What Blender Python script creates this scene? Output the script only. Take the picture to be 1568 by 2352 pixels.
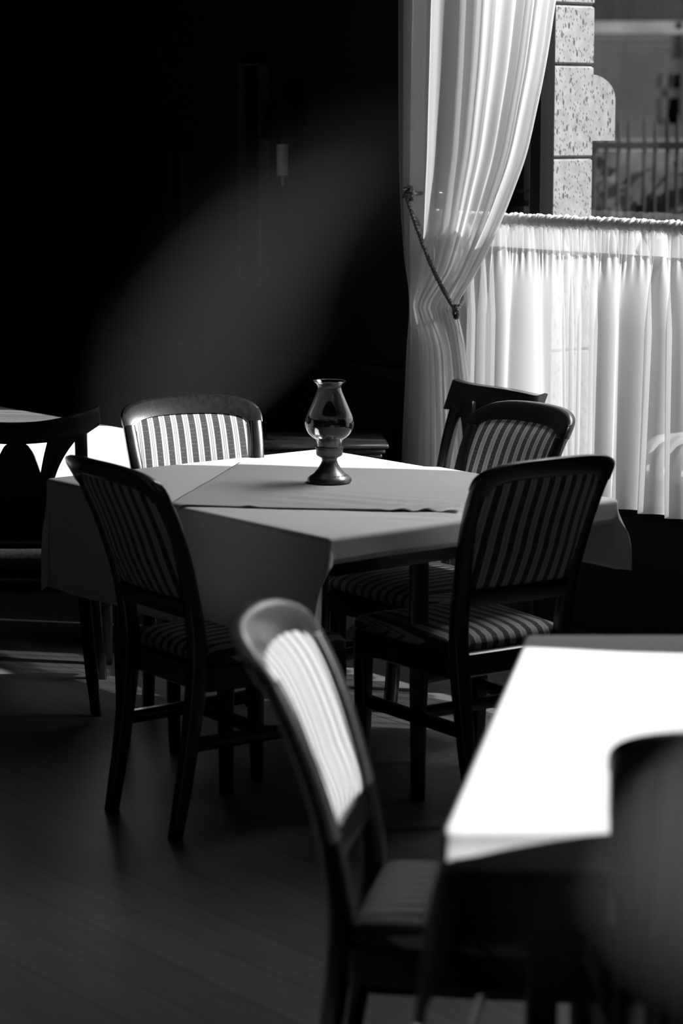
import bpy, math, random
from mathutils import Vector, Matrix
random.seed(7)
D = bpy.data
SC = bpy.context.scene
COL = SC.collection
for o in list(D.objects): D.objects.remove(o)

# ------------------------------------------------------------------ camera, world, sun, exposure
CAMH = 1.76
PITCH = math.atan((1176 - 275) / 5553)
cam = D.objects.new('camera', D.cameras.new('camera'))
COL.objects.link(cam)
cam.location = (0, 0, CAMH)
cam.rotation_euler = (math.pi / 2 - PITCH, 0, 0)
cam.data.sensor_fit = 'HORIZONTAL'
cam.data.sensor_width = 24
cam.data.lens = 85
cam.data.clip_start = 0.05
cam.data.dof.use_dof = True
cam.data.dof.focus_distance = 7.2
cam.data.dof.aperture_fstop = 2.9
SC.camera = cam

SC.view_settings.view_transform = 'Standard'
SC.view_settings.look = 'None'
SC.view_settings.gamma = 1
SC.view_settings.exposure = 0.3
SC.view_settings.use_curve_mapping = False

SKY = 0.08
SUN = 8.5
world = D.worlds.new('world'); SC.world = world
world.use_nodes = True
bgn = world.node_tree.nodes['Background']
bgn.inputs[0].default_value = (1, 1, 1, 1)
bgn.inputs[1].default_value = SKY

sd = D.lights.new('sun', 'SUN'); sun = D.objects.new('sun', sd); COL.objects.link(sun)
sd.energy = SUN; sd.angle = math.radians(0.6)
el = math.radians(34)
tr = Vector((-.98 * math.cos(el), .20 * math.cos(el), -math.sin(el))).normalized()
sun.rotation_euler = tr.to_track_quat('-Z', 'Y').to_euler()
sun.location = (6, -1, 6)

# daylight of the open sky entering the upper part of the curtained window
ad = D.lights.new('window_daylight', 'AREA'); al = D.objects.new('window_daylight', ad); COL.objects.link(al)
ad.shape = 'RECTANGLE'; ad.size = 2.5; ad.size_y = .7; ad.energy = 26; ad.spread = math.radians(115)
al.location = (.506 + .61*.8 + .792*.42, 7.9 - .792*.8 + .61*.42, 2.75)
al.rotation_euler = Vector((-1.35, -.9, -1.9)).to_track_quat('-Z', 'Y').to_euler()

# ------------------------------------------------------------------ helpers
def tag(o, label=None, cat=None, group=None, kind=None):
    if label: o['label'] = label
    if cat: o['category'] = cat
    if group: o['group'] = group
    if kind: o['kind'] = kind
    return o

def link(name, verts, faces, mat, parent=None, smooth=True, loc=None):
    me = D.meshes.new(name); me.from_pydata([tuple(v) for v in verts], [], faces)
    me.validate(); me.update()
    if smooth:
        me.polygons.foreach_set('use_smooth', [True] * len(me.polygons))
    me.materials.append(mat)
    o = D.objects.new(name, me); COL.objects.link(o)
    if parent is not None: o.parent = parent
    if loc is not None: o.location = loc
    return o

def empty(name, loc=(0, 0, 0), rz=0, label=None, cat=None, group=None):
    o = D.objects.new(name, None); COL.objects.link(o)
    o.location = loc; o.rotation_euler = (0, 0, rz); o.empty_display_size = .1
    return tag(o, label, cat, group)

class MB:
    def __init__(s): s.v = []; s.f = []
    def box(s, x0, x1, y0, y1, z0, z1, b=0.0):
        if b <= 0:
            k = len(s.v)
            s.v += [(x, y, z) for z in (z0, z1) for y in (y0, y1) for x in (x0, x1)]
            s.f += [tuple(k + i for i in q) for q in ((0,2,3,1),(4,5,7,6),(0,1,5,4),(2,6,7,3),(0,4,6,2),(1,3,7,5))]
            return s
        # bevelled: loft of rounded rectangles along z
        rings = []
        for z, i in ((z0, b), (z0 + b, 0), (z1 - b, 0), (z1, b)):
            rings.append([(x0+i+b, y0+i, z), (x1-i-b, y0+i, z), (x1-i, y0+i+b, z), (x1-i, y1-i-b, z),
                          (x1-i-b, y1-i, z), (x0+i+b, y1-i, z), (x0+i, y1-i-b, z), (x0+i, y0+i+b, z)])
        return s.loft(rings)
    def loft(s, rings, closed=True, caps=True, loop=False):
        k = len(s.v); n = len(rings[0])
        for r in rings: s.v += [tuple(p) for p in r]
        m = len(rings)
        for j in range(m if loop else m - 1):
            a = k + j * n; c = k + ((j + 1) % m) * n
            for i in range(n if closed else n - 1):
                i2 = (i + 1) % n
                s.f.append((a + i, a + i2, c + i2, c + i))
        if caps and closed and not loop:
            s.f.append(tuple(k + i for i in reversed(range(n))))
            s.f.append(tuple(k + (m - 1) * n + i for i in range(n)))
        return s
    def grid(s, pts):       # rows of points
        return s.loft(pts, closed=False, caps=False)
    def bar(s, path, wx, wy, up=None, bev=0.25):
        """rectangular (soft edged) section along a path; wx, wy may be lists; section lies in local horizontal plane"""
        rings = []
        for i, p in enumerate(path):
            p = Vector(p)
            a = wx[i] if isinstance(wx, (list, tuple)) else wx
            c = wy[i] if isinstance(wy, (list, tuple)) else wy
            t = (Vector(path[min(i + 1, len(path) - 1)]) - Vector(path[max(i - 1, 0)])).normalized()
            u = up if up is not None else Vector((0, 1, 0))
            if abs(t.dot(u)) > .98: u = Vector((0, 0, 1))
            sx = t.cross(u).normalized(); sy = sx.cross(t).normalized()
            q = bev
            pr = [(-1+q,-1),(1-q,-1),(1,-1+q),(1,1-q),(1-q,1),(-1+q,1),(-1,1-q),(-1,-1+q)]
            rings.append([p + sx * (x * a / 2) + sy * (y * c / 2) for x, y in pr])
        return s.loft(rings)
    def tube(s, path, r, n=10):
        rings = []
        for i, p in enumerate(path):
            p = Vector(p); rr = r[i] if isinstance(r, (list, tuple)) else r
            t = (Vector(path[min(i + 1, len(path) - 1)]) - Vector(path[max(i - 1, 0)])).normalized()
            u = Vector((0, 0, 1)) if abs(t.z) < .9 else Vector((0, 1, 0))
            sx = t.cross(u).normalized(); sy = sx.cross(t).normalized()
            rings.append([p + (sx * math.cos(2*math.pi*k/n) + sy * math.sin(2*math.pi*k/n)) * rr for k in range(n)])
        return s.loft(rings)
    def lathe(s, prof, n=40, c=(0, 0, 0), caps=True):
        rings = [[(c[0] + r*math.cos(2*math.pi*k/n), c[1] + r*math.sin(2*math.pi*k/n), c[2] + z) for k in range(n)] for r, z in prof]
        return s.loft(rings, caps=caps)
    def build(s, name, mat, parent=None, smooth=True, angle=None):
        o = link(name, s.v, s.f, mat, parent, smooth)
        if smooth:
            sharpen(o, angle or 35)
        return o

def sharpen(o, deg):
    me = o.data
    import bmesh
    bm = bmesh.new(); bm.from_mesh(me)
    bmesh.ops.recalc_face_normals(bm, faces=bm.faces)
    lim = math.radians(deg)
    for e in bm.edges:
        if len(e.link_faces) == 2 and e.calc_face_angle(0) > lim: e.smooth = False
    bm.to_mesh(me); bm.free()

def interp(tab, x):
    if x <= tab[0][0]: return tab[0][1]
    for (a, b), (c, d) in zip(tab, tab[1:]):
        if x <= c:
            t = (x - a) / (c - a); return b + (d - b) * t
    return tab[-1][1]

def sinterp(tab, x):        # smooth (catmull-rom) table lookup
    if x <= tab[0][0]: return tab[0][1]
    if x >= tab[-1][0]: return tab[-1][1]
    for i in range(len(tab) - 1):
        if x <= tab[i + 1][0]:
            x0, y0 = tab[i]; x1, y1 = tab[i + 1]
            xm, ym = tab[max(i - 1, 0)]; xp, yp = tab[min(i + 2, len(tab) - 1)]
            m0 = (y1 - ym) / (x1 - xm); m1 = (yp - y0) / (xp - x0)
            h = x1 - x0; t = (x - x0) / h
            return (2*t**3-3*t*t+1)*y0 + (t**3-2*t*t+t)*h*m0 + (-2*t**3+3*t*t)*y1 + (t**3-t*t)*h*m1

# ------------------------------------------------------------------ materials
def newmat(name):
    m = D.materials.new(name); m.use_nodes = True
    nt = m.node_tree
    return m, nt, nt.nodes, nt.links, nt.nodes['Principled BSDF']

def g(v): return (v, v, v, 1)

def simple(name, col, rough=.5, spec=.5, noise=0, nscale=40, bump=0, bscale=200, coat=0, metal=0, stretch=None):
    m, nt, N, L, P = newmat(name)
    P.inputs['Base Color'].default_value = g(col)
    P.inputs['Roughness'].default_value = rough
    P.inputs['Specular IOR Level'].default_value = spec
    P.inputs['Coat Weight'].default_value = coat
    P.inputs['Coat Roughness'].default_value = .12
    P.inputs['Metallic'].default_value = metal
    tc = N.new('ShaderNodeTexCoord')
    src = tc.outputs['Object']
    if stretch:
        mp = N.new('ShaderNodeMapping'); mp.inputs['Scale'].default_value = stretch
        L.new(src, mp.inputs['Vector']); src = mp.outputs[0]
    if noise:
        n = N.new('ShaderNodeTexNoise'); n.inputs['Scale'].default_value = nscale; n.inputs['Detail'].default_value = 5
        L.new(src, n.inputs['Vector'])
        r = N.new('ShaderNodeMapRange'); r.inputs[1].default_value = .3; r.inputs[2].default_value = .7
        r.inputs[3].default_value = col * (1 - noise); r.inputs[4].default_value = col * (1 + noise)
        L.new(n.outputs['Fac'], r.inputs[0]); L.new(r.outputs[0], P.inputs['Base Color'])
    if bump:
        n = N.new('ShaderNodeTexNoise'); n.inputs['Scale'].default_value = bscale; n.inputs['Detail'].default_value = 3
        L.new(src, n.inputs['Vector'])
        b = N.new('ShaderNodeBump'); b.inputs['Strength'].default_value = bump; b.inputs['Distance'].default_value = .002
        L.new(n.outputs['Fac'], b.inputs['Height']); L.new(b.outputs[0], P.inputs['Normal'])
    return m

M_wood = simple('dark_wood', .012, .30, .55, .4, 14, .08, 60, coat=.5, stretch=(6, 6, 1))
M_wall = simple('dark_wall', .012, .7, .2, .15, 3, .1, 30)
M_ceil = simple('ceiling_paint', .02, .8, .1)
M_panelwood = simple('wall_wood', .02, .35, .35, .35, 8, .08, 50, stretch=(6, 6, .6))
M_frame = simple('window_frame_paint', .004, .6, .1)
M_cloth = simple('table_linen', .78, .85, .15, .03, 60, .25, 900)
M_topper = simple('table_topper_linen', .56, .85, .15, .03, 60, .3, 900)
M_brass = simple('lamp_base_metal', .17, .34, .5, .3, 30, .15, 160, metal=.75)
M_rope = simple('rope_fibre', .10, .6, .3, .4, 200, .5, 500)
M_pale = simple('candle_wax', .35, .6, .2)
M_velvet = simple('dark_upholstery', .10, .8, .2, .5, 90, .6, 200)
M_slat = simple('bench_slat_wood', .35, .5, .3, .15, 20)
M_dark = simple('dark_recess', .006, .7, .1)

# striped upholstery: pale bands with two fine dark lines, dark bands with tiny dots
def stripes():
    m, nt, N, L, P = newmat('striped_upholstery')
    tc = N.new('ShaderNodeTexCoord'); sx = N.new('ShaderNodeSeparateXYZ'); L.new(tc.outputs['Object'], sx.inputs[0])
    def math_(op, a, b=None):
        n = N.new('ShaderNodeMath'); n.operation = op
        for i, q in enumerate((a, b)):
            if q is None: continue
            if isinstance(q, (int, float)): n.inputs[i].default_value = q
            else: L.new(q, n.inputs[i])
        return n.outputs[0]
    per = .0365
    t = math_('FRACT', math_('ADD', math_('DIVIDE', sx.outputs[0], per), 100.25))
    cr = N.new('ShaderNodeValToRGB'); cr.color_ramp.interpolation = 'CONSTANT'
    e = cr.color_ramp.elements
    e[0].position = 0; e[0].color = g(.05)
    e[1].position = .47; e[1].color = g(.50)
    for p, c in ((.63, .07), (.665, .50), (.765, .07), (.80, .50), (.965, .05)):
        q = e.new(p); q.color = g(c)
    L.new(t, cr.inputs[0])
    vo = N.new('ShaderNodeTexVoronoi'); vo.inputs['Scale'].default_value = 190; vo.inputs['Randomness'].default_value = .1
    L.new(tc.outputs['Object'], vo.inputs['Vector'])
    dot = math_('LESS_THAN', vo.outputs['Distance'], .22)
    mx = N.new('ShaderNodeMix'); mx.data_type = 'RGBA'
    inband = math_('LESS_THAN', t, .47)
    L.new(math_('MULTIPLY', math_('MULTIPLY', dot, inband), .5), mx.inputs[0])
    L.new(cr.outputs[0], mx.inputs[6]); mx.inputs[7].default_value = g(.4)
    L.new(mx.outputs[2], P.inputs['Base Color'])
    P.inputs['Roughness'].default_value = .75
    P.inputs['Specular IOR Level'].default_value = .25
    P.inputs['Sheen Weight'].default_value = .15
    b = N.new('ShaderNodeBump'); b.inputs['Strength'].default_value = .15; b.inputs['Distance'].default_value = .001
    n = N.new('ShaderNodeTexNoise'); n.inputs['Scale'].default_value = 700
    L.new(tc.outputs['Object'], n.inputs['Vector']); L.new(n.outputs['Fac'], b.inputs['Height']); L.new(b.outputs[0], P.inputs['Normal'])
    return m
M_stripe = stripes()

def sheer(name, alpha, col=.85, transl=.6, pat=False):
    m, nt, N, L, P = newmat(name)
    N.remove(P)
    out = N['Material Output']
    d = N.new('ShaderNodeBsdfDiffuse'); d.inputs[0].default_value = g(col)
    t = N.new('ShaderNodeBsdfTranslucent'); t.inputs[0].default_value = g(col)
    mx = N.new('ShaderNodeMixShader'); mx.inputs[0].default_value = transl
    L.new(d.outputs[0], mx.inputs[1]); L.new(t.outputs[0], mx.inputs[2])
    tp = N.new('ShaderNodeBsdfTransparent')
    m2 = N.new('ShaderNodeMixShader')
    # at a glancing view more threads overlap: the weave closes
    lw = N.new('ShaderNodeLayerWeight'); lw.inputs[0].default_value = .35
    r = N.new('ShaderNodeMapRange'); r.inputs[3].default_value = alpha; r.inputs[4].default_value = min(1, alpha + .45)
    L.new(lw.outputs['Facing'], r.inputs[0])
    L.new(r.outputs[0], m2.inputs[0])
    L.new(tp.outputs[0], m2.inputs[1]); L.new(mx.outputs[0], m2.inputs[2])
    L.new(m2.outputs[0], out.inputs['Surface'])
    return m
M_cafe = sheer('cafe_curtain_voile', .60, .9, .72)
M_drape = sheer('drape_voile', .70, .74, .68)

def glassmat(name, refl=.9, pwr=5, trans=.96):
    m, nt, N, L, P = newmat(name)
    N.remove(P); out = N['Material Output']
    tp = N.new('ShaderNodeBsdfTransparent'); tp.inputs[0].default_value = g(trans)
    gl = N.new('ShaderNodeBsdfGlossy'); gl.inputs['Roughness'].default_value = .02
    lw = N.new('ShaderNodeLayerWeight'); lw.inputs[0].default_value = .5
    pw = N.new('ShaderNodeMath'); pw.operation = 'POWER'; pw.inputs[1].default_value = pwr
    L.new(lw.outputs['Facing'], pw.inputs[0])
    mu = N.new('ShaderNodeMath'); mu.operation = 'MULTIPLY_ADD'; mu.inputs[1].default_value = refl; mu.inputs[2].default_value = .03
    mu.use_clamp = True
    L.new(pw.outputs[0], mu.inputs[0])
    mx = N.new('ShaderNodeMixShader'); L.new(mu.outputs[0], mx.inputs[0])
    L.new(tp.outputs[0], mx.inputs[1]); L.new(gl.outputs[0], mx.inputs[2])
    L.new(mx.outputs[0], out.inputs['Surface'])
    return m
M_pane = glassmat('window_glass', .9)
def realglass(name):
    m, nt, N, L, P = newmat(name)
    N.remove(P); gl = N.new('ShaderNodeBsdfGlass'); gl.inputs['IOR'].default_value = 1.47; gl.inputs['Roughness'].default_value = 0; gl.inputs[0].default_value = g(.97)
    L.new(gl.outputs[0], N['Material Output'].inputs['Surface'])
    return m
M_chimney = realglass('lamp_chimney_glass')

def floor_mat():
    m, nt, N, L, P = newmat('oak_floor')
    tc = N.new('ShaderNodeTexCoord'); mp = N.new('ShaderNodeMapping')
    mp.inputs['Rotation'].default_value = (0, 0, math.radians(52))
    L.new(tc.outputs['Object'], mp.inputs['Vector'])
    br = N.new('ShaderNodeTexBrick')
    br.inputs['Color1'].default_value = g(.12); br.inputs['Color2'].default_value = g(.15); br.inputs['Mortar'].default_value = g(.05)
    br.inputs['Scale'].default_value = 1; br.inputs['Mortar Size'].default_value = .002
    br.inputs['Brick Width'].default_value = 1.1; br.inputs['Row Height'].default_value = .13
    L.new(mp.outputs[0], br.inputs['Vector'])
    n = N.new('ShaderNodeTexNoise'); n.inputs['Scale'].default_value = 12; n.inputs['Detail'].default_value = 6
    mp2 = N.new('ShaderNodeMapping'); mp2.inputs['Scale'].default_value = (.4, 5, 1)
    L.new(mp.outputs[0], mp2.inputs[0]); L.new(mp2.outputs[0], n.inputs['Vector'])
    mx = N.new('ShaderNodeMix'); mx.data_type = 'RGBA'; mx.blend_type = 'MULTIPLY'; mx.inputs[0].default_value = .6
    cr = N.new('ShaderNodeMapRange'); cr.inputs[1].default_value = .3; cr.inputs[2].default_value = .7; cr.inputs[3].default_value = .6; cr.inputs[4].default_value = 1.1
    L.new(n.outputs['Fac'], cr.inputs[0]); L.new(br.outputs['Color'], mx.inputs[6]); L.new(cr.outputs[0], mx.inputs[7])
    L.new(mx.outputs[2], P.inputs['Base Color'])
    P.inputs['Roughness'].default_value = .38; P.inputs['Specular IOR Level'].default_value = .3
    return m
M_floor = floor_mat()

def stone_mat():
    m, nt, N, L, P = newmat('pitted_stone')
    tc = N.new('ShaderNodeTexCoord'); mp = N.new('ShaderNodeMapping')
    mp.inputs['Rotation'].default_value = (math.radians(-32), 0, 0)
    mp.inputs['Scale'].default_value = (1, 1.0, .42)
    L.new(tc.outputs['Object'], mp.inputs[0])
    def pits(scale, thr, soft):
        vo = N.new('ShaderNodeTexVoronoi'); vo.inputs['Scale'].default_value = scale
        L.new(mp.outputs[0], vo.inputs['Vector'])
        sc2 = N.new('ShaderNodeSeparateColor'); L.new(vo.outputs['Color'], sc2.inputs[0])
        a = N.new('ShaderNodeMath'); a.operation = 'MULTIPLY'; a.inputs[1].default_value = thr; L.new(sc2.outputs[0], a.inputs[0])
        b = N.new('ShaderNodeMath'); b.operation = 'SUBTRACT'; L.new(a.outputs[0], b.inputs[0]); L.new(vo.outputs['Distance'], b.inputs[1])
        c = N.new('ShaderNodeMapRange'); c.inputs[1].default_value = -soft; c.inputs[2].default_value = soft; L.new(b.outputs[0], c.inputs[0])
        return c.outputs[0]
    p1 = pits(52, .30, .05); p2 = pits(130, .30, .1)
    mxm = N.new('ShaderNodeMath'); mxm.operation = 'MAXIMUM'; L.new(p1, mxm.inputs[0]); L.new(p2, mxm.inputs[1])
    no = N.new('ShaderNodeTexNoise'); no.inputs['Scale'].default_value = 30; no.inputs['Detail'].default_value = 6; L.new(tc.outputs['Object'], no.inputs['Vector'])
    base = N.new('ShaderNodeMapRange'); base.inputs[1].default_value = .3; base.inputs[2].default_value = .7; base.inputs[3].default_value = .17; base.inputs[4].default_value = .25
    L.new(no.outputs['Fac'], base.inputs[0])
    mx = N.new('ShaderNodeMix'); mx.data_type = 'RGBA'; L.new(mxm.outputs[0], mx.inputs[0]); L.new(base.outputs[0], mx.inputs[6]); mx.inputs[7].default_value = g(.05)
    L.new(mx.outputs[2], P.inputs['Base Color'])
    inv = N.new('ShaderNodeMath'); inv.operation = 'SUBTRACT'; inv.inputs[0].default_value = 1; L.new(mxm.outputs[0], inv.inputs[1])
    b = N.new('ShaderNodeBump'); b.inputs['Strength'].default_value = .6; b.inputs['Distance'].default_value = .004
    L.new(inv.outputs[0], b.inputs['Height']); L.new(b.outputs[0], P.inputs['Normal'])
    P.inputs['Roughness'].default_value = .9
    return m
M_stone = stone_mat()
M_facade = simple('facade_render', .30, .9, .1, .25, 1.2, stretch=(1, 1, .5))
M_cornice = simple('cornice_stone', .30, .9, .1, .2, 4)
M_street = simple('paving', .25, .9, .1, .2, 5)
M_hedge = simple('ivy_leaves', .035, .7, .2, .7, 3)
M_lowwall = simple('low_wall_stone', .15, .9, .1, .7, 5)
M_iron = simple('fence_iron', .02, .5, .3)
M_roof = simple('roof_slate', .015, .8, .1)

# ------------------------------------------------------------------ room shell
WO = Vector((.506, 7.9)); WD = Vector((.61, -.792)).normalized(); WN = Vector((.792, .61)).normalized()
def W(t, m, z): return Vector((WO.x + WD.x*t + WN.x*m, WO.y + WD.y*t + WN.y*m, z))
def px_t(px, m):        # t on the curtain plane m that appears at pixel column px
    k = (px - 784) / 5553
    # (WOx + WDx t + WNx m) = k (WOy + WDy t + WNy m)
    return (k*(WO.y + WN.y*m) - WO.x - WN.x*m) / (WD.x - k*WD.y)
def px_z(py, t, m):
    return CAMH - (py - 275) * W(t, m, 0).y / 5553 * 1.0

def wbox(mb, t0, t1, m0, m1, z0, z1):
    k = len(mb.v)
    mb.v += [tuple(W(t, m, z)) for z in (z0, z1) for m in (m0, m1) for t in (t0, t1)]
    mb.f += [tuple(k + i for i in q) for q in ((0,2,3,1),(4,5,7,6),(0,1,5,4),(2,6,7,3),(0,4,6,2),(1,3,7,5))]

CEIL = 3.4
TR = 1.955                      # right end of the curtained window
XR = 2.06                      # face of the right hand wall
TW = -.30                      # left end of the curtained window
SILL = .58
def structure(mb, name, mat):
    o = mb.build(name, mat, smooth=False); o['kind'] = 'structure'; return o

_w0, _w1 = W(TR + .16, .30, 0), W(-5.3, .30, 0)
ROOM = [(-4.65, -2.15), (2.20, -2.15), (2.20, 6.25), (_w0.x, _w0.y), (_w1.x, _w1.y), (-4.65, 12.3)]
fl = MB(); fl.loft([[(x, y, z) for x, y in ROOM] for z in (-.1, 0)]); structure(fl, 'floor', M_floor)
ce = MB(); ce.loft([[(x, y, z) for x, y in ROOM] for z in (CEIL, CEIL + .12)]); structure(ce, 'ceiling', M_ceil)
wl = MB(); wl.box(-4.65, -4.5, -2.0, 12.2, 0, CEIL); structure(wl, 'wall_left', M_wall)
wb = MB(); wb.box(-4.5, _w1.x, 12.2, 12.35, 0, CEIL)
structure(wb, 'wall_back', M_wall)
wr = MB(); wr.box(-4.5, 2.06, -2.15, -2.0, 0, CEIL); structure(wr, 'wall_front', M_wall)
# the wall with the curtained window
G0, G1 = .10, .30              # wall thickness (m coordinate)
ww = MB()
wbox(ww, -5.3, TW, G0, G1, 0, CEIL)
wbox(ww, TW, TR, G0, G1, 0, SILL)
wbox(ww, TW, TR, G0, G1, 3.0, CEIL)
wbox(ww, TR, TR + .16, G0, G1, 0, CEIL)
structure(ww, 'wall_window_side', M_wall)
# right hand wall, with the tall window that lets the sun onto the near table
ce_ = W(TR + .16, G1, 0)
RY0, RY1 = 2.6, 4.22
RS, RT = 1.50, 3.05
rw = MB()
for (y0, y1, z0, z1) in ((-2.0, RY0, 0, CEIL), (RY1, 6.22, 0, CEIL), (RY0, RY1, 0, RS), (RY0, RY1, RT, CEIL)):
    rw.box(XR, XR + .14, y0, y1, z0, z1)
rw.box(1.86, XR + .01, 6.2, 6.33, 0, CEIL)
structure(rw, 'wall_right', M_wall)

# window 1: frame, mullion, pane, sill
wf = MB(); FM0, FM1 = .17, .23
for (a, b, c, d) in ((TW, TR, SILL, SILL + .05), (TW, TR, 2.95, 3.0), (TW, TW + .05, SILL, 3.0), (TR - .05, TR, SILL, 3.0)):
    wbox(wf, a, b, FM0, FM1, c, d)
tm = (px_t(1228, .2) + px_t(1251, .2)) / 2; tmh = (px_t(1251, .2) - px_t(1228, .2)) / 2
wbox(wf, tm - tmh, tm + tmh, FM0, FM1, SILL, 3.0)
win = structure(wf, 'window_1', M_frame)
pn = MB(); wbox(pn, TW + .05, tm - tmh, .197, .203, SILL + .05, 2.95); wbox(pn, tm + tmh, TR - .05, .197, .203, SILL + .05, 2.95)
p = pn.build('pane', M_pane, win, smooth=False)
sl = MB(); wbox(sl, TW, TR, .06, .19, SILL - .035, SILL); p = sl.build('window_sill', M_frame, win, smooth=False)
# window 2
wf = MB()
for (a, b, c, d) in ((RY0, RY1, RS, RS + .05), (RY0, RY1, RT - .05, RT), (RY0, RY0 + .04, RS, RT), (RY1 - .04, RY1, RS, RT)):
    wf.box(XR + .04, XR + .10, a, b, c, d)
win2 = structure(wf, 'window_2', M_frame)
pn = MB(); pn.box(XR + .067, XR + .073, RY0 + .04, RY1 - .04, RS + .05, RT - .05); pn.build('pane', M_pane, win2, smooth=False)
# baseboards
bb = MB(); wbox(bb, -5.2, TR + .1, .075, .10, 0, .12); structure(bb, 'baseboard_window_side', M_panelwood)
# dark corner pilaster left of the drape
tp_ = px_t(912, .0)
# dado panelling and tall trim on the dark wall
tr1 = MB(); wbox(tr1, -5.2, TW - .05, .07, .10, .86, .90); structure(tr1, 'trim_1', M_panelwood)

# ------------------------------------------------------------------ outside the window
ot = MB(); ot.box(-3, 30, 3, 45, -.35, -.3); structure(ot, 'ground', M_street)
# stone pier just outside the glass
PT = px_t(1252, .25)
tm = (px_t(1228, .2) + px_t(1251, .2)) / 2; tmh = (px_t(1251, .2) - px_t(1228, .2)) / 2
kk = (1356 - 784)/5553
PD = (kk*(WO.y + WD.y*PT) - WO.x - WD.x*PT) / (WN.x - kk*WN.y) - .35
kk = (1404 - 784)/5553
PD2 = (kk*(WO.y + WD.y*(PT - .02)) - WO.x - WD.x*(PT - .02)) / (WN.x - kk*WN.y) - .35
pier = empty('stone_pier', W(PT - .09, .35, 0), math.atan2(WD.y, WD.x),
             'pale pitted stone pier standing outside the glass beside the curtain edge', 'pier')
edges = [-.3, .14, .58, .99, 1.30, px_z(362, .018, .3), px_z(152, .018, .3), px_z(17, .018, .3), 2.6, 3.0, 3.4]
edges = sorted(edges)
for z0, z1 in zip(edges, edges[1:]):
    b = MB(); b.box(-.09, .09, -.10, PD, z0 + .003, z1 - .003, .006)
    b.build('stone_block', M_stone, pier)
core = MB(); core.box(-.082, .082, -.092, PD - .008, -.3, 3.4); core.build('mortar', M_dark, pier, smooth=False)
# rounded stone bracket on the far side of the pier
zb, zt = px_z(322, PT, .55), px_z(174, PT, .55)
ol = [(PD - .01, zb), (PD2, zb)]
for i in range(9):
    a = math.pi/2*i/8
    ol.append((PD2 - (PD2 - PD)*(1 - math.cos(a)), zt - .085 + .085*math.sin(a)))
ol.append((PD - .01, zt))
sh = MB(); sh.loft([[(.02, m_, z) for m_, z in ol], [(.07, m_, z) for m_, z in ol]])
o = sh.build('stone_bracket', M_stone, pier, smooth=False)
# dark door leaf left of the pier
dd = MB(); wbox(dd, -1.2, px_t(1221, .24), .235, .245, -.3, 3.3); wbox(dd, px_t(1196, .21), px_t(1214, .21), .205, .235, -.3, 3.3)
structure(dd, 'door_1', M_dark)
# slatted bench outside
bench = empty('slatted_bench', W(1.25, .55, -.3), math.atan2(WD.y, WD.x),
              'pale slatted bench with rounded slat ends outside, seen through the short curtain', 'bench')
BZ = 1.01
for i in range(24):
    x = -1.0 + i * .08
    path = []
    for k in range(7): path.append((x, .55 - k * .095, BZ))
    for k in range(1, 7):
        a = k / 6 * math.pi/2
        path.append((x, -.02 - .09*math.sin(a), BZ - .09 + .09*math.cos(a)))
    path.append((x, -.115, BZ - .25))
    b = MB(); b.bar(path, .020, .036, up=Vector((1, 0, 0)))
    b2 = MB(); rings = []
    b2.v = [ (v[0], v[1], v[2]) for v in b.v]; b2.f = b.f
    b2.build('slat', M_slat, bench)
fr = MB()
fr.box(-1.05, .85, .0, .05, BZ - .09, BZ - .015); fr.box(-1.05, .85, .5, .55, BZ - .09, BZ - .015)
fr.build('frame', M_iron, bench, smooth=False)
for x in (-.98, .74):
    for y in (0.0, .5):
        b = MB(); b.box(x, x + .05, y, y + .05, 0, BZ - .09); b.build('leg', M_iron, bench, smooth=False)
# iron fence on a low wall
FY = 14.0
fw = MB(); fw.box(.6, 7.5, FY - .1, FY + .2, -.3, CAMH - (345 - 275)*FY/5553); low = fw.build('stone_parapet', M_lowwall, smooth=False)
tag(low, 'low stone parapet behind the iron fence across the street', 'parapet')
fence = empty('iron_fence', (1.4, FY - .35, -.3), 0, 'dark iron picket fence outside the window across the street', 'fence')
def fz(py, Y): return CAMH - (py - 275) * Y / 5553 + .3
Yf = FY - .35
pk = [1310, 1334, 1358, 1385, 1413, 1436, 1472, 1496, 1524, 1546, 1566] + [1590 + 25*i for i in range(36)]
for i, q in enumerate(pk):
    X = (q - 784) / 5553 * Yf - 1.4
    b = MB(); top = fz(262 + (i % 3)*4, Yf)
    b.tube([(X, 0, 0), (X, 0, top - .06), (X, 0, top)], [.011, .011, .002], 8)
    b.build('picket', M_iron, fence)
for z in (fz(333, Yf), .35):
    b = MB(); b.box(-.2, 2.9, -.015, .015, z - .02, z + .02); b.build('rail', M_iron, fence, smooth=False)
# ivy in front of wall
iv = MB(); random.seed(3)
for i in range(2200):
    c = Vector((random.uniform(.9, 5.0), FY - .12 - random.random()*.12, random.uniform(-.3, 1.62)))
    if math.sin(c.x*9 + 2*math.sin(c.z*5)) + .8*math.sin(c.z*7 + c.x*4) < -.5 and c.z > .4: continue
    s = random.uniform(.03, .06); k = len(iv.v)
    a = random.uniform(0, 6.28); d1 = Vector((math.cos(a), random.uniform(-.6, .2), math.sin(a)))*s; d2 = Vector((-math.sin(a), random.uniform(-.6, .2), math.cos(a)))*s*.7
    iv.v += [tuple(c - d1), tuple(c - d2), tuple(c + d1), tuple(c + d2)]; iv.f.append((k, k+1, k+2, k+3))
o = iv.build('ivy', M_hedge, smooth=False)
tag(o, 'dark ivy leaves covering the low wall behind the fence', 'ivy', kind='stuff')
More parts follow.
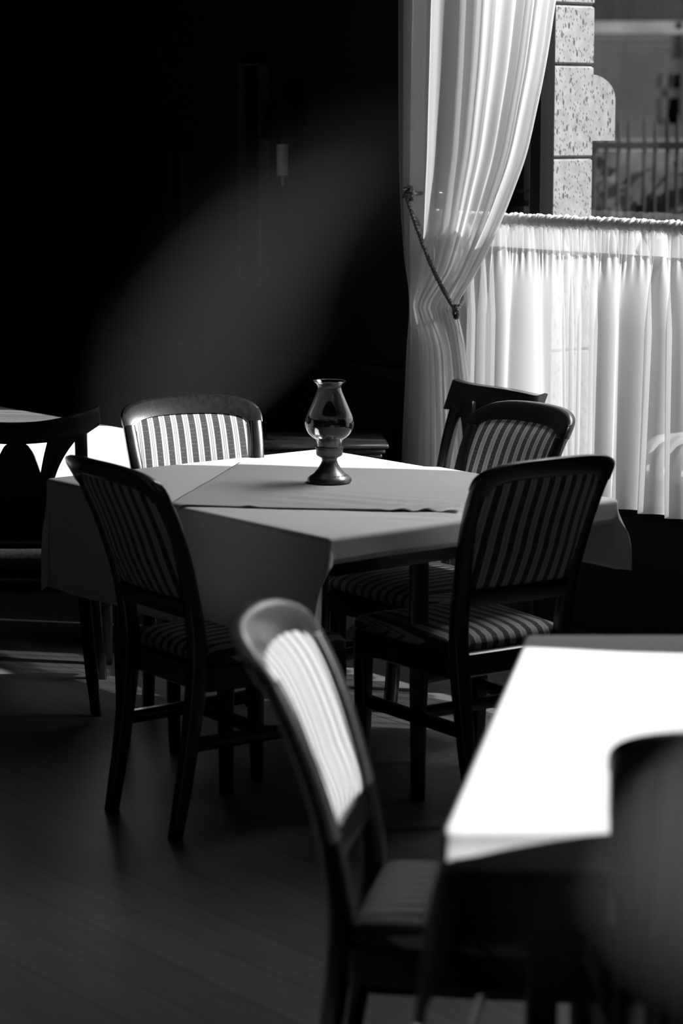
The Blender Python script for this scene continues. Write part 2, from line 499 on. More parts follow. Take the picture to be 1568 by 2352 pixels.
# building across the street
BY = 24.0
bld = empty('building', (3.0, BY, -.3), 0, 'grey rendered building with a stone cornice across the street', 'building')
def bx_(px): return (px - 784) / 5553 * BY - 3.0
def bz_(py): return CAMH - (py - 275) * BY / 5553 + .3
b = MB()
wx0, wx1, wz0, wz1 = bx_(1498), bx_(1552), bz_(285), bz_(172)
b.box(-3.5, wx0, 0, 1, 0, bz_(120)); b.box(wx1, 10, 0, 1, 0, bz_(120)); b.box(wx0, wx1, 0, 1, 0, wz0); b.box(wx0, wx1, 0, 1, wz1, bz_(120))
b.build('wall', M_facade, bld, smooth=False)
for i, (p0, p1, dep) in enumerate(((128, 112, .10), (106, 96, .16), (86, 76, .30), (76, 58, .22))):
    b = MB(); b.box(-3.5, 10, -dep, .1, bz_(p0), bz_(p1)); b.build('cornice', M_cornice, bld, smooth=False)
b = MB(); b.box(-3.5, 10, -.05, 3, bz_(58), bz_(58) + 3); b.build('roof', M_roof, bld, smooth=False)
b = MB(); b.box(wx0, wx1, .12, .2, wz0, wz1); pnl = b.build('window', M_dark, bld, smooth=False)
b = MB(); xm = bx_(1516); zm = bz_(214)
b.box(xm - .03, xm + .03, .05, .12, wz0, wz1); b.box(wx0, wx1, .05, .12, zm - .05, zm + .04)
b.build('window_bars', M_cornice, pnl, smooth=False)
b = MB(); b.box(bx_(1528), bx_(1545), -.22, -.05, bz_(140), bz_(60)); b.build('downpipe', M_roof, bld, smooth=False)

# ------------------------------------------------------------------ curtains
def cafe(t0, t1, m0, zt, zb, mat, name, parent, seed=1, amp=.022, top_only=False):
    R = random.Random(seed)
    n = int((t1 - t0) / .0035)
    # fold phase runs irregularly
    ph = [0.0]; ph2 = [0.0]
    for i in range(n):
        s = i / n
        lam = .098 * (1 + .45*math.sin(s*31 + seed) + .25*math.sin(s*77))
        ph.append(ph[-1] + 2*math.pi*.0035 / lam)
        ph2.append(ph2[-1] + 2*math.pi*.0035 / .023)
    rows = []
    nz = 34
    for j in range(nz + 1):
        v = j / nz; z = zt + (zb - zt) * v
        row = []
        w = min(1, .15 + v*2.4); fine = max(0, 1 - v*5.0)
        for i in range(n + 1):
            s = i / n; t = t0 + (t1 - t0)*s
            sway = .028*v*math.sin(s*23 + 1.3) + .016*v*v*math.sin(s*51 + .4)
            a = ph[i] + .5*v*math.sin(s*40)
            tt = t + sway + w*.014*math.sin(a + .6) + fine*.004*math.sin(ph2[i]*1.3)
            mm = m0 + w*amp*math.cos(a)*(.7 + .5*math.sin(s*17)) + fine*.007*math.sin(ph2[i])
            row.append(tuple(W(tt, mm, z)))
        rows.append(row)
    b = MB(); b.grid(rows)
    o = b.build(name, mat, parent, angle=180)
    return o
ROD = 1.444
t_end = TR - .02
rodo = MB(); rodo.tube([W(-.38, -.0, ROD), W(.8, 0, ROD), W(t_end + .01, 0, ROD)], .008, 12)
rod = rodo.build('curtain_rod', M_brass); tag(rod, 'thin curtain rod carrying the short gathered curtain across the window', 'curtain rod')
caf = empty('cafe_curtain', W(.5, 0, ROD), 0, 'short white gathered sheer curtain hanging on a rod across the lower window', 'curtain')
def toparent(o, par):
    bpy.context.view_layer.update()
    o.matrix_parent_inverse = Matrix.Translation(par.location).inverted() if par.rotation_euler.z == 0 else par.matrix_world.inverted()
o = cafe(-.36, t_end, -.004, ROD - .012, .565, M_cafe, 'curtain_panel', caf, 1); toparent(o, caf)
o = cafe(-.36, t_end, .006, ROD - .012, ROD - .092, M_cafe, 'hem_band', caf, 5, amp=.01); toparent(o, caf)
# casing gathered round the rod
b = MB(); rings = []; R = random.Random(5); n = 620
off = [R.uniform(-1, 1) for _ in range(n + 1)]
for i in range(n + 1):
    t = -.36 + (t_end + .36) * i / n
    rr = .0165 + .0028*math.sin(i*.9 + off[i//7]*2) + .0022*off[i]
    zc = ROD + .001*math.sin(i*.21)
    c = W(t, 0, zc)
    rings.append([c + Vector((WN.x*math.cos(a), WN.y*math.cos(a), 1.05*math.sin(a)))*rr*(1 + .10*math.sin(3*a + i*.7)) for a in [2*math.pi*k/14 for k in range(14)]])
b.loft(rings)
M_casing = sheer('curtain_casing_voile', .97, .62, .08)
o = b.build('casing', M_casing, caf, angle=180); toparent(o, caf)

# tied-back long drape
DM = -.075
drape = empty('tied_curtain', W(-.3, DM, 0), 0, 'long white sheer curtain tied back with a rope at the left of the window', 'curtain')
Rt = [(-540, 1345), (-300, 1315), (-60, 1278), (0, 1268), (150, 1246), (250, 1226), (350, 1203), (430, 1174), (490, 1150), (560, 1118), (620, 1088), (670, 1060), (700, 1046), (730, 1054), (800, 1066), (900, 1078), (1050, 1092), (1200, 1100), (1400, 1105)]
Lt = [(-540, 924), (-60, 928), (0, 928), (400, 932), (560, 940), (700, 950), (850, 946), (1050, 938), (1400, 930)]
rows = []
NU = 420
R = random.Random(11)
seeds = [(R.uniform(.6, 1.4), R.uniform(0, 6.28)) for _ in range(6)]
ys = [-540 + i*20 for i in range(102)]
tmid = -.2
for py in ys:
    z = CAMH - (py - 275) * W(tmid, DM, 0).y / 5553
    tl_, tr_ = px_t(sinterp(Lt, py), DM), px_t(sinterp(Rt, py), DM)
    wid = tr_ - tl_
    row = []
    gat = math.exp(-((py - 695) / 60.0)**2)
    for i in range(NU + 1):
        u = i / NU
        # folds: dense sharp pleats, flatter towards the free edge
        A = (.020 + .012*math.sin(5*u + 1)) * (1 - .55*gat) * (1 if u < .93 else .6)
        ph = 2*math.pi*(11.0*u + .8*math.sin(3.1*u*2 + .5) + .35*math.sin(13*u))
        ph += .5*math.sin(py*.004 + u*6)
        sk = .17*wid/11*math.sin(ph + .9)
        mm = DM + A*math.cos(ph) + .006*math.sin(2.3*ph + 1) - .05*gat*math.sin(math.pi*u)
        tt = tl_ + wid*(u + .0) + sk
        row.append(tuple(W(tt, mm, z)))
    rows.append(row)
b = MB(); b.grid(rows)
o = b.build('curtain_panel', M_drape, drape, angle=180); toparent(o, drape)
# free edge hem, a narrow doubled strip
rows = []
for py in [y for y in ys if y < 690]:
    z = CAMH - (py - 275) * W(tmid, DM, 0).y / 5553
    tl_, tr_ = px_t(sinterp(Lt, py), DM), px_t(sinterp(Rt, py), DM)
    w_ = .035*(tr_ - tl_)/.5
    rows.append([tuple(W(tr_ - w_ + w_*k/6, DM - .03 - .012*math.sin(math.pi*k/6), z)) for k in range(7)])
b = MB(); b.grid(rows); o = b.build('edge_hem', M_drape, drape, angle=180); toparent(o, drape)

ru = MB(); ru.tube([W(-.45, DM, 2.955), W(.8, DM, 2.955), W(TR - .02, DM, 2.955)], .014, 12)
o = ru.build('drapery_pole', M_brass); tag(o, 'round pole above the window carrying the long tied curtain', 'curtain pole')
# rope tie and its hook
tk = px_t(940, -.12)
hookp = W(tk, .02, CAMH - (440 - 275)*W(tk, 0, 0).y/5553)
hook = empty('tieback_hook', W(tk, .1, hookp.z), 0, 'small ornate metal hook on the wall holding the curtain rope', 'hook')
bm_ = MB()
bm_.tube([W(tk, .10, hookp.z), W(tk, -.12, hookp.z)], .006, 10)
bm_.lathe([(0.001, -.012), (.014, -.01), (.02, 0), (.014, .012), (.006, .02), (.001, .024)], 16, tuple(W(tk, -.12, hookp.z)))
for k in range(6):
    a = k*1.047
    bm_.tube([W(tk + .02*math.cos(a), -.12, hookp.z + .02*math.sin(a)), W(tk + .028*math.cos(a + .5), -.13, hookp.z + .03*math.sin(a + .5))], [.008, .004], 8)
o = bm_.build('hook_rosette', M_brass, hook); toparent(o, hook)
a0 = W(tk, -.135, hookp.z - .01)
tt_ = px_t(1052, DM - .06)
a1 = W(tt_, DM - .07, CAMH - (705 - 275)*W(tt_, DM, 0).y/5553)
ctrl = []
for i in range(41):
    s = i/40
    p_ = a0.lerp(a1, s); p_.z -= .035*math.sin(math.pi*s)*(1 if s < .8 else 1)
    ctrl.append(p_)
b = MB()
for phs in (0, math.pi):
    path = []
    for i in range(161):
        s = i/160; k = min(int(s*40), 39); f = s*40 - k
        p_ = ctrl[k].lerp(ctrl[k+1], f)
        a = s*120 + phs
        path.append(p_ + Vector((math.cos(a)*.0045*WD.x, math.cos(a)*.0045*WD.y, math.sin(a)*.0045)))
    b.tube(path, .0055, 7)
# wrap behind the bundle
path = [a1]
for i in range(1, 15):
    s = i/14
    path.append(W(tt_ - .19*s, DM - .07 + .16*math.sin(s*math.pi*.5), a1.z + .05*s))
b.tube(path, .007, 8)
path = [a0, W(tk + .01, -.12, hookp.z - .05), W(tk - .005, -.08, hookp.z - .10), W(tk - .015, -.04, hookp.z - .14)]
b.tube(path, .006, 8)
# knot and frayed ends
for k in range(3):
    kn = []
    for i in range(17):
        a = i/16*2*math.pi
        kn.append(a1 + Vector((WD.x*.013*math.cos(a), WD.y*.013*math.cos(a), .017*math.sin(a) - .004*k)) + Vector((0, -.006*k, 0)))
    b.tube(kn, .0045, 6)
b.tube([a1, a1 + Vector((.012, -.01, .022)), a1 + Vector((.02, -.01, .012))], [.004, .003, .002], 6)
b.tube([a1, a1 + Vector((.006, -.01, -.03)), a1 + Vector((.014, -.008, -.075))], [.003, .0012, .0008], 6)
rope = b.build('tieback_rope', M_rope, angle=60); tag(rope, 'dark twisted rope running from the wall hook round the tied curtain', 'rope')

# ------------------------------------------------------------------ striped chairs
PROF = [(0, -.065), (.2, -.028), (.44, 0), (.58, -.014), (.70, -.044), (.80, -.080), (.88, -.120), (.945, -.165), (1.0, -.20)]
def half(z): return interp([(0, .175), (.44, .186), (.6, .19), (.80, .208), (.95, .216)], z)
def backy(x, z, c=.032):
    h = half(z); u = max(-1, min(1, x / h))
    k = min(1, max(0, (z - .5) / .2))
    return -.20 + sinterp(PROF, z) - c*k*(1 - u*u)

def striped_chair(name, label, group):
    r = empty(name, label=label, cat='chair', group=group)
    # rear legs run up as back stiles
    for s in (-1, 1):
        b = MB(); rings = []
        for i in range(26):
            z = .0 + .868*i/25
            x1 = half(z)*s; wd = interp([(0, .032), (.4, .042), (.55, .040), (.86, .034)], z); x0 = x1 - s*wd
            d = interp([(0, .032), (.4, .044), (.6, .036), (.86, .030)], z)
            yc = backy(x1, z)
            xa, xb = min(x0, x1), max(x0, x1); q = .005
            rings.append([(xa+q, yc-d/2, z), (xb-q, yc-d/2, z), (xb, yc-d/2+q, z), (xb, yc+d/2-q, z), (xb-q, yc+d/2, z), (xa+q, yc+d/2, z), (xa, yc+d/2-q, z), (xa, yc-d/2+q, z)])
        b.loft(rings); b.build('leg', M_wood, r, angle=50)
    # crest rail: arched band with rounded shoulders
    b = MB(); rings = []; n = 48; e = 2/3.6
    for i in range(n + 1):
        a = math.pi*(1 - i/n); c, s_ = math.cos(a), math.sin(a)
        cx = math.copysign(abs(c)**e, c); sz = abs(s_)**e
        h = half(.87) + .003
        xo, zo = (h + .004*sz)*cx, .866 + .079*sz*(1 - .10*cx*cx)
        xi, zi = (h - .040)*cx, .850 + .042*sz*(1 - .10*cx*cx)
        ring = []
        th = .019
        for (f, d) in ((0, -1), (.2, -1.15), (.8, -1.15), (.95, -.8), (1, 0), (.95, .8), (.8, 1.0), (.2, 1.0), (0, .9), (-.04, 0)):
            x = xi + (xo - xi)*f; z = zi + (zo - zi)*f
            ring.append((x, backy(x, z) + d*th*.8 , z))
        rings.append(ring)
    b.loft(rings); b.build('crest_rail', M_wood, r, angle=50)
    # lower back rail
    b = MB(); rings = []
    for i in range(21):
        x = (half(.57) - .03)*(2*i/20 - 1); ring = []
        for z, d in ((.552, -.011), (.552, .011), (.560, .014), (.592, .014), (.60, .010), (.60, -.010), (.592, -.014), (.560, -.014)):
            ring.append((x, backy(x, z) + d, z))
        rings.append(ring)
    b.loft(rings); b.build('back_rail', M_wood, r, angle=50)
    # padded striped panel
    def zin(x):
        h = half(.87) - .029; u = min(1, abs(x)/h)
        return .850 + .044*(1 - u**3.6)**(1/3.6)*(1 - .1*u*u)
    b = MB(); rows = []; nx, nz = 36, 26
    def pt(i, j, side):
        u = 2*i/nx - 1; v = j/nz
        xw = (half(.6 + .27*v) - .030)
        x = u*xw; z = .597 + (zin(u*(half(.87) - .030)) - .597)*v
        pad = (1 - u**6)*(1 - (2*v - 1)**6)
        return (x, backy(x, z) + side*(.006 + .014*max(0, pad)), z)
    fr_ = [[pt(i, j, 1) for i in range(nx + 1)] for j in range(nz + 1)]
    bk_ = [[pt(i, j, -.75) for i in range(nx + 1)] for j in range(nz + 1)]
    b.grid(fr_); b.grid([row[::-1] for row in bk_])
    # close rim
    rim_f = [fr_[0][i] for i in range(nx+1)] + [fr_[j][nx] for j in range(1, nz+1)] + [fr_[nz][i] for i in range(nx-1, -1, -1)] + [fr_[j][0] for j in range(nz-1, 0, -1)]
    rim_b = [bk_[0][i] for i in range(nx+1)] + [bk_[j][nx] for j in range(1, nz+1)] + [bk_[nz][i] for i in range(nx-1, -1, -1)] + [bk_[j][0] for j in range(nz-1, 0, -1)]
    b.loft([rim_f, rim_b], caps=False)
    b.build('backrest', M_stripe, r, angle=60)
    # seat frame
    def seat_half(y): return interp([(-.20, .187), (.22, .215)], y)
    def ring_(y0, y1, ins, z):
        pts = []
        for (cx, cy) in ((-1, -1), (1, -1), (1, 1), (-1, 1)):
            y = y0 + ins if cy < 0 else y1 - ins
            x = cx*(seat_half(y) - ins)
            pts.append((cx, cy, x, y))
        out = []
        rr = .03
        for k, (cx, cy, x, y) in enumerate(pts):
            for q in range(5):
                a = math.radians({(-1,-1): 180, (1,-1): 270, (1,1): 0, (-1,1): 90}[(cx, cy)] + q*22.5)
                out.append((x - cx*rr + rr*math.cos(a), y - cy*rr + rr*math.sin(a), z))
        return out
    b = MB(); b.loft([ring_(-.20, .225, .006, .365), ring_(-.20, .225, .0, .370), ring_(-.20, .225, 0, .425), ring_(-.20, .225, .006, .430)]); b.build('seat_frame', M_wood, r, angle=40)
    b = MB()
    b.loft([ring_(-.185, .222, .01, .428), ring_(-.185, .226, .002, .435), ring_(-.185, .226, .0, .450), ring_(-.185, .226, .010, .464), ring_(-.185, .22, .035, .474), ring_(-.185, .22, .08, .480), ring_(-.185, .22, .13, .482)])
    b.build('seat', M_stripe, r, angle=60)
    # front legs
    for s in (-1, 1):
        b = MB(); x = s*.190; y = .198
        b.bar([(x, y + .004, 0), (x, y, .2), (x, y, .37), (x, y, .42)], [.027, .036, .042, .042], [.027, .036, .042, .042], up=Vector((0, 1, 0)), bev=.2)
        b.build('leg', M_wood, r, angle=50)
        b = MB(); b.bar([(s*.170, -.215, .235), (s*.176, 0, .235), (s*.184, .19, .235)], .018, .034, up=Vector((0, 0, 1))); b.build('stretcher', M_wood, r, angle=50)
    b = MB(); b.bar([(-.172, 0, .235), (.172, 0, .235)], .018, .032, up=Vector((0, 0, 1))); b.build('stretcher', M_wood, r, angle=50)
    return r

def copy_tree(o, parent=None):
    c = o.copy(); COL.objects.link(c); c.parent = parent
    for ch in list(o.children): copy_tree(ch, c)
    return c

proto = striped_chair('striped_chair', 'x', 'striped dining chairs')
used = [False]
def put_chair(x, y, fwd, label):
    c = proto if not used[0] else copy_tree(proto)
    used[0] = True
    c.location = (x, y, 0)
    c.rotation_euler = (0, 0, math.atan2(fwd[1], fwd[0]) - math.pi/2)
    c['label'] = label
    return c
put_chair(-.285, 6.065, (.82, .57), 'striped chair seen from behind, at the left front of the lamp table')
put_chair(.325, 6.21, (-.545, .84), 'striped chair seen from behind, at the right front of the lamp table')
put_chair(-.35, 6.87, (.30, -.95), 'sunlit striped chair facing the camera behind the left of the lamp table')
put_chair(.26, 6.79, (-.80, -.60), 'shaded striped chair by the window, facing the lamp table from its far right side')
put_chair(.225, 3.93, (.985, -.17), 'blurred foreground chair with brightly sunlit striped backrest beside the near table')
put_chair(.59, 3.575, (0.02, 1), 'dark blurred chair back at bottom right, pushed in at the near table')

# ------------------------------------------------------------------ open-backed wooden chairs
def open_chair(label, straight=False):
    r = empty('open_back_chair', label=label, cat='chair', group='open backed wooden chairs')
    PR = [(0, -.085), (.2, -.03), (.44, 0), (.6, -.01), (.75, -.04), (.86, -.075), (.94, -.11)]
    def by(x, z): return -.20 + sinterp(PR, z) - .03*max(0, 1 - (x/.22)**2)*min(1, max(0, (z-.45)/.2))
    for s in (-1, 1):
        b = MB(); path = [(s*(.172 + .02*z + .05*(max(0, .42 - z)/.42)**1.3), by(.2, z), z) for z in [i*.86/16 for i in range(17)]]
        b.bar(path, [.030]*2 + [.036]*15, [.03]*3 + [.032]*14, up=Vector((0, 1, 0)), bev=.2); b.build('leg', M_wood, r, angle=50)
    # crest rail with flared ends
    b = MB(); rings = []; n = 30
    for i in range(n + 1):
        x = -.245 + .49*i/n; u = x/.245
        e5 = .4 if straight else 1.0
        zt = .890 + .042*abs(u)**2.2; zb = .825 + .030*u*u + .02*max(0, abs(u) - .8)/.2
        if straight: zt = .925 + .012*abs(u)**6; zb = .845
        sw = .045*abs(u)**3.0*e5
        ring = []
        th = .012
        for (f, d) in ((0, -1), (1, -1.2), (1.04, 0), (1, 1.2), (0, 1), (-.03, 0)):
            z = zb + (zt - zb)*f
            lean = -.018*f*f
            ring.append((x, -.20 - .085 - .035*(1 - u*u) + sw*0.6 - .01*f - .028*max(0, f-.6)/.4 + d*th, z))
        rings.append(ring)
    b.loft(rings); b.build('crest_rail', M_wood, r, angle=50)
    b = MB(); b.bar([(-.178, by(.2, .52), .515), (0, by(0, .52), .515), (.178, by(.2, .52), .515)], .02, .04, up=Vector((0, 0, 1))); b.build('back_rail', M_wood, r, angle=50)
    # lyre splat: central arch and two bowed side pieces
    b = MB(); rings = []
    for i in range(19):
        z = .53 + .30*i/18
        w_ = .078*math.sqrt(max(0.0, 1 - ((z - .53)/.302)**2.6)) + .004
        rings.append([(-w_, by(0, z) - .008, z), (w_, by(0, z) - .008, z), (w_, by(0, z) + .008, z), (-w_, by(0, z) + .008, z)])
    b.loft(rings); b.build('splat', M_wood, r, angle=50)
    for s in (-1, 1):
        b = MB(); path = []; wx = []
        for i in range(19):
            f = i/18; z = .53 + .33*f
            x = s*(.080 - .015*math.sin(math.pi*f*.8) + .075*f**2.2)
            path.append((x, by(x, z), z)); wx.append(.034 + .05*f**3)
        b.bar(path, wx, .016, up=Vector((0, 1, 0)), bev=.2); b.build('splat_arm', M_wood, r, angle=50)
    b = MB(); 
    def rr_(s_, z): return [((.225*s_)*math.copysign(abs(math.cos(a))**.6, math.cos(a)), .0 + (.215*s_)*math.copysign(abs(math.sin(a))**.6, math.sin(a)), z) for a in [2*math.pi*k/40 for k in range(40)]]
    b.loft([rr_(.97, .36), rr_(1, .37), rr_(1, .425), rr_(.98, .432)]); b.build('seat_frame', M_wood, r, angle=50)
    b = MB(); b.loft([rr_(.95, .43), rr_(.97, .445), rr_(.95, .462), rr_(.85, .475), rr_(.6, .482), rr_(.2, .484)]); b.build('seat', M_velvet, r, angle=60)
    for s in (-1, 1):
        b = MB(); path = [(s*(.17 + .02*(1 - z/.4)), .17 + .03*(1 - z/.4)**2, z) for z in [i*.40/8 for i in range(9)]]
        b.bar(path, .034, .034, up=Vector((0, 1, 0)), bev=.2); b.build('leg', M_wood, r, angle=50)
    return r
oc = open_chair('open-backed dark wooden chair at the left edge, in front of the white side table')
oc.location = (-.955, 7.33, 0); oc.rotation_euler = (0, 0, math.atan2(1, .0) - math.pi/2)
oc2 = open_chair('open-backed dark wooden chair against the curtain, behind the shaded striped chair', True)
oc2.location = (.222, 7.36, 0); oc2.rotation_euler = (0, 0, math.atan2(-.5, -.86) - math.pi/2)

# ------------------------------------------------------------------ tables and cloths
TZ = .76
def drape_map(Lx, Ly, off=0.0, rad=.012, flare=.10, wav=0.006, seed=0, kl=.16, fab=None, kc=.55):
    """cloth coordinates (a,b) on the table top [0,Lx]x[0,Ly] -> local point; beyond the edges the cloth turns down"""
    def f(a, b):
        da = a - Lx if a > Lx else (a if a < 0 else 0)
        db = b - Ly if b > Ly else (b if b < 0 else 0)
        ca, cb = min(max(a, 0), Lx), min(max(b, 0), Ly)
        r = math.hypot(da, db)
        if r == 0: return (ca, cb, TZ + off)
        na, nb = da/r, db/r
        s2 = abs(2*na*nb)
        q = math.pi/2*rad
        if r < q:
            an = r/rad; out = rad*math.sin(an); dz = rad*(1 - math.cos(an))
        else:
            d = r - q
            fl_ = flare if fab is None else (fab[0]*na*na + fab[1]*nb*nb)
            k = fl_*.35 + (kl if (da > 0 and db < 0) else kc)*s2**1.5*(1 - .25*s2)
            k *= 1 - math.exp(-d/.05)
            out = rad + d*k + wav*math.sin(9*(ca + cb)*2 + seed)*min(1, d/.1)
            dz = rad + d*math.sqrt(max(.05, 1 - k*k))
        return (ca + na*(out + off*.7), cb + nb*(out + off*.7), TZ + off - dz)
    return f

def axis(l0, l1, L, step):
    pts = set()
    n = max(1, int((0 - l0)/step)); pts |= {l0 + (0 - l0)*i/n for i in range(n + 1)} if l0 < 0 else set()
    n = max(1, int(L/step)); pts |= {L*i/n for i in range(n + 1)}
    n = max(1, int((l1 - L)/step)); pts |= {L + (l1 - L)*i/n for i in range(n + 1)} if l1 > L else set()
    for e_ in (.004, .008, .012, .016, .02): pts |= {-e_, L + e_}
    pts = sorted(p for p in pts if l0 - 1e-9 <= p <= l1 + 1e-9)
    out = [pts[0]]
    for p in pts[1:]:
        if p - out[-1] > .0015: out.append(p)
    return out

def table(name, origin, A, B, Lx, Ly, legs, label, wood=M_wood):
    """A,B horizontal unit vectors"""
    A = Vector(A).normalized(); B = Vector(B).normalized(); O = Vector(origin)
    def Wl(a, b, z): return (A.x*a + B.x*b, A.y*a + B.y*b, z)
    r = empty(name, (O.x, O.y, 0), 0, label, 'table')
    m = MB(); e_ = .006
    m.loft([[Wl(a, b, z) for a, b in ((e_, e_), (Lx - e_, e_), (Lx - e_, Ly - e_), (e_, Ly - e_))] for z in (TZ - .033, TZ - .003)])
    m.build('tabletop', wood, r, smooth=False)
    m = MB(); i_ = .09
    for (a0, a1, b0, b1) in ((i_, Lx - i_, i_, i_ + .02), (i_, Lx - i_, Ly - i_ - .02, Ly - i_), (i_, i_ + .02, i_, Ly - i_), (Lx - i_ - .02, Lx - i_, i_, Ly - i_)):
        m.loft([[Wl(a, b, z) for a, b in ((a0, b0), (a1, b0), (a1, b1), (a0, b1))] for z in (TZ - .12, TZ - .033)])
    m.build('apron', wood, r, smooth=False)
    for (a, b) in legs:
        m = MB(); p = Vector(Wl(a, b, 0))
        m.bar([(p.x, p.y, 0), (p.x, p.y, .3), (p.x, p.y, TZ - .034)], [.036, .046, .05], [.036, .046, .05], bev=.15); m.build('leg', wood, r, angle=50)
    return r, Wl

def cloth(name, origin, Wl, Lx, Ly, ext, label, mat, seed=0, step=.022, flare=.1, group=None, fab=None, kc=.55, crease=False):
    f = drape_map(Lx, Ly, .0, seed=seed, flare=flare, fab=fab, kc=kc)
    aa = axis(-ext[0], Lx + ext[1], Lx, step); bb = axis(-ext[2], Ly + ext[3], Ly, step)
    rows = []
    for b in bb:
        row = []
        for a in aa:
            x, y, z = f(a, b)
            if 0 < a < Lx and 0 < b < Ly:
                z += .0012*math.sin(a*17 + b*9 + seed)*math.sin(b*13 - a*5)
                if crease: z += .010*math.exp(-((a - .10)**2/.007 + (b - .52)**2/.030))*(.5 + .5*math.sin(70*b + 45*a))*min(1, a/.04)
            row.append(Wl(x, y, z))
        rows.append(row)
    m = MB(); m.grid(rows)
    o = m.build(name, mat, angle=180); o.location = (origin[0], origin[1], 0)
    md = o.modifiers.new('thick', 'SOLIDIFY'); md.thickness = .0015; md.offset = 1
    tag(o, label, 'tablecloth', group)
    return o

# lamp table: F front corner, A towards the left corner, B towards the right corner
F_ = (-.031, 5.774); A_ = Vector((-.774, .989)).normalized(); B_ = Vector((.753, .607)).normalized()
A_ = Vector((-B_.y, B_.x))
Lx, Ly = 1.256, .97
def loc_ab(X, Y):
    d = Vector((X - F_[0], Y - F_[1])); return d.dot(A_), d.dot(B_)
lg = [loc_ab(-.305, 6.215), loc_ab(.20, 6.14), (Lx - .15, Ly - .12), (Lx - .14, .14)]
T1, Wl1 = table('dining_table', F_, A_, B_, Lx, Ly, lg, 'square dark-legged dining table under the white cloth, carrying the oil lamp')
c1 = cloth('tablecloth', F_, Wl1, Lx, Ly, (.07, .10, .315, .20), 'white tablecloth hanging down over the table with the oil lamp', M_cloth, 1, step=.012, crease=True)
# square topper, laid diagonally
f1 = drape_map(Lx, Ly, .0045, seed=1)
m = MB(); rows = []
P0 = Vector((-.452, 6.245)); U = Vector((.985, -.16)).normalized(); V = Vector((.19, .98)).normalized()
NS = 110
for j in range(NS + 1):
    row = []
    for i in range(NS + 1):
        u, v = .76*i/NS, .80*j/NS
        q = P0 + U*u + V*v
        a, b = loc_ab(q.x, q.y)
        x, y, z = f1(a, b)
        # creases at the right corner and a small pinch on the near edge
        du, dv = u - .74, v - .04
        z += .011*math.exp(-((u - .68)**2/.010 + (v - .06)**2/.012))*(.5 + .5*math.sin(95*(u - .7*v)))
        z += .005*math.exp(-((u - .50)**2/.05 + (v - .14)**2/.010))*(.5 + .5*math.sin(26*u + 70*v))
        z += .0035*math.exp(-((u - .215)**2/.0003 + (v - .0)**2/.0006))
        z += .0016*(.5 + .5*math.sin(u*14 + 8*v + 1)) + .0012*(.5 + .5*math.sin(u*9 - 31*v))*math.exp(-(v - .3)**2/.05)
        row.append(Wl1(x, y, z))
    rows.append(row)
m.grid(rows); tp = m.build('table_topper', M_topper, angle=180); tp.location = (F_[0], F_[1], 0)
md = tp.modifiers.new('thick', 'SOLIDIFY'); md.thickness = .0015; md.offset = 1
tag(tp, 'smaller grey-white square cloth laid over the tablecloth under the oil lamp', 'table topper')

# near table (bottom right)
N_ = (.157, 3.345); NB = Vector((.164, .986)).normalized(); NA = Vector((1, 0))
T2, Wl2 = table('dining_table', N_, NA, NB, 1.25, 1.315, [(.12, .16), (1.1, .16), (1.1, 1.15), (.2, 1.15)], 'brightly lit blurred table in the bottom right foreground')
c2 = cloth('tablecloth', N_, Wl2, 1.25, 1.315, (.36, .2, .066, .2), 'glaring white sunlit tablecloth on the near table at bottom right', M_cloth, 4, fab=(.35, 1.6), kc=.05)

# side table at the left, behind
S_ = (-.60, 7.72)      # right corner
SA = -B_; SB = A_
T3, Wl3 = table('dining_table', S_, SA, SB, 1.2, .97, [(.12, .12), (1.08, .12), (1.08, .85), (.12, .85)], 'white-covered table at the far left behind the open-backed chair')
c3 = cloth('tablecloth', S_, Wl3, 1.2, .97, (.25, .3, .30, .3), 'sunlit white cloth on the far left table behind the open-backed chair', M_cloth, 9)

# ------------------------------------------------------------------ oil lamp
LX, LY = -.0335, 6.63
s = 6.63/5553
lamp = empty('oil_lamp', (LX, LY, TZ + .0085), 0, 'small oil lamp with clear glass chimney on a dark metal foot, on the lamp table', 'oil lamp')
def H(py): return (1117 - py)*s*.995
b = MB()
b.lathe([(.001, 0), (49*s, 0), (52*s, H(1114)), (51*s, H(1108)), (46*s, H(1103)), (36*s, H(1096)), (27*s, H(1085)), (20*s, H(1073)), (17.5*s, H(1065)), (18.5*s, H(1060)), (29*s, H(1054)), (31*s, H(1050)), (31*s, H(1038)), (33*s, H(1037)), (33*s, H(1034)), (29*s, H(1033)), (27*s, H(1033)), (.001, H(1033))], 48)
b.build('lamp_base', M_brass, lamp, angle=40)
# worn raised lettering band on the foot (illegible relief)
b = MB()
for k in range(9):
    a = math.radians(-78 + k*7); r_ = 41.5*s
    cx, cy = r_*math.cos(a), r_*math.sin(a); z = H(1099.5)
    tx, ty = -math.sin(a), math.cos(a)
    w_ = .0022
    b.tube([(cx - tx*w_, cy - ty*w_, z - .001), (cx, cy, z + .0015*(1 if k % 2 else -1)), (cx + tx*w_, cy + ty*w_, z + .001)], .0009, 5)
b.build('relief', M_brass, lamp)
b = MB(); b.lathe([(.001, H(1033)), (25*s, H(1033)), (26*s, H(1024)), (25*s, H(1017)), (.012, H(1015)), (.010, H(1008)), (.001, H(1008))], 40)
b.build('burner', M_brass, lamp, angle=40)
prof = [(1036, 28), (1025, 28.5), (1017, 31), (1008, 43), (998, 51), (988, 55.5), (977, 56.5), (966, 54.5), (955, 50.5), (942, 45), (928, 39), (915, 33.5), (905, 29.5), (898, 27.5), (893, 27.5), (888, 30), (883, 35), (880.5, 38)]
fine = []
tabr = sorted((p, r) for p, r in prof)
for i in range(61):
    py = 1036 + (880.5 - 1036)*i/60
    fine.append((sinterp(tabr, py)*s, H(py)))
b = MB(); inner = [(r - .0016, z) for r, z in fine]
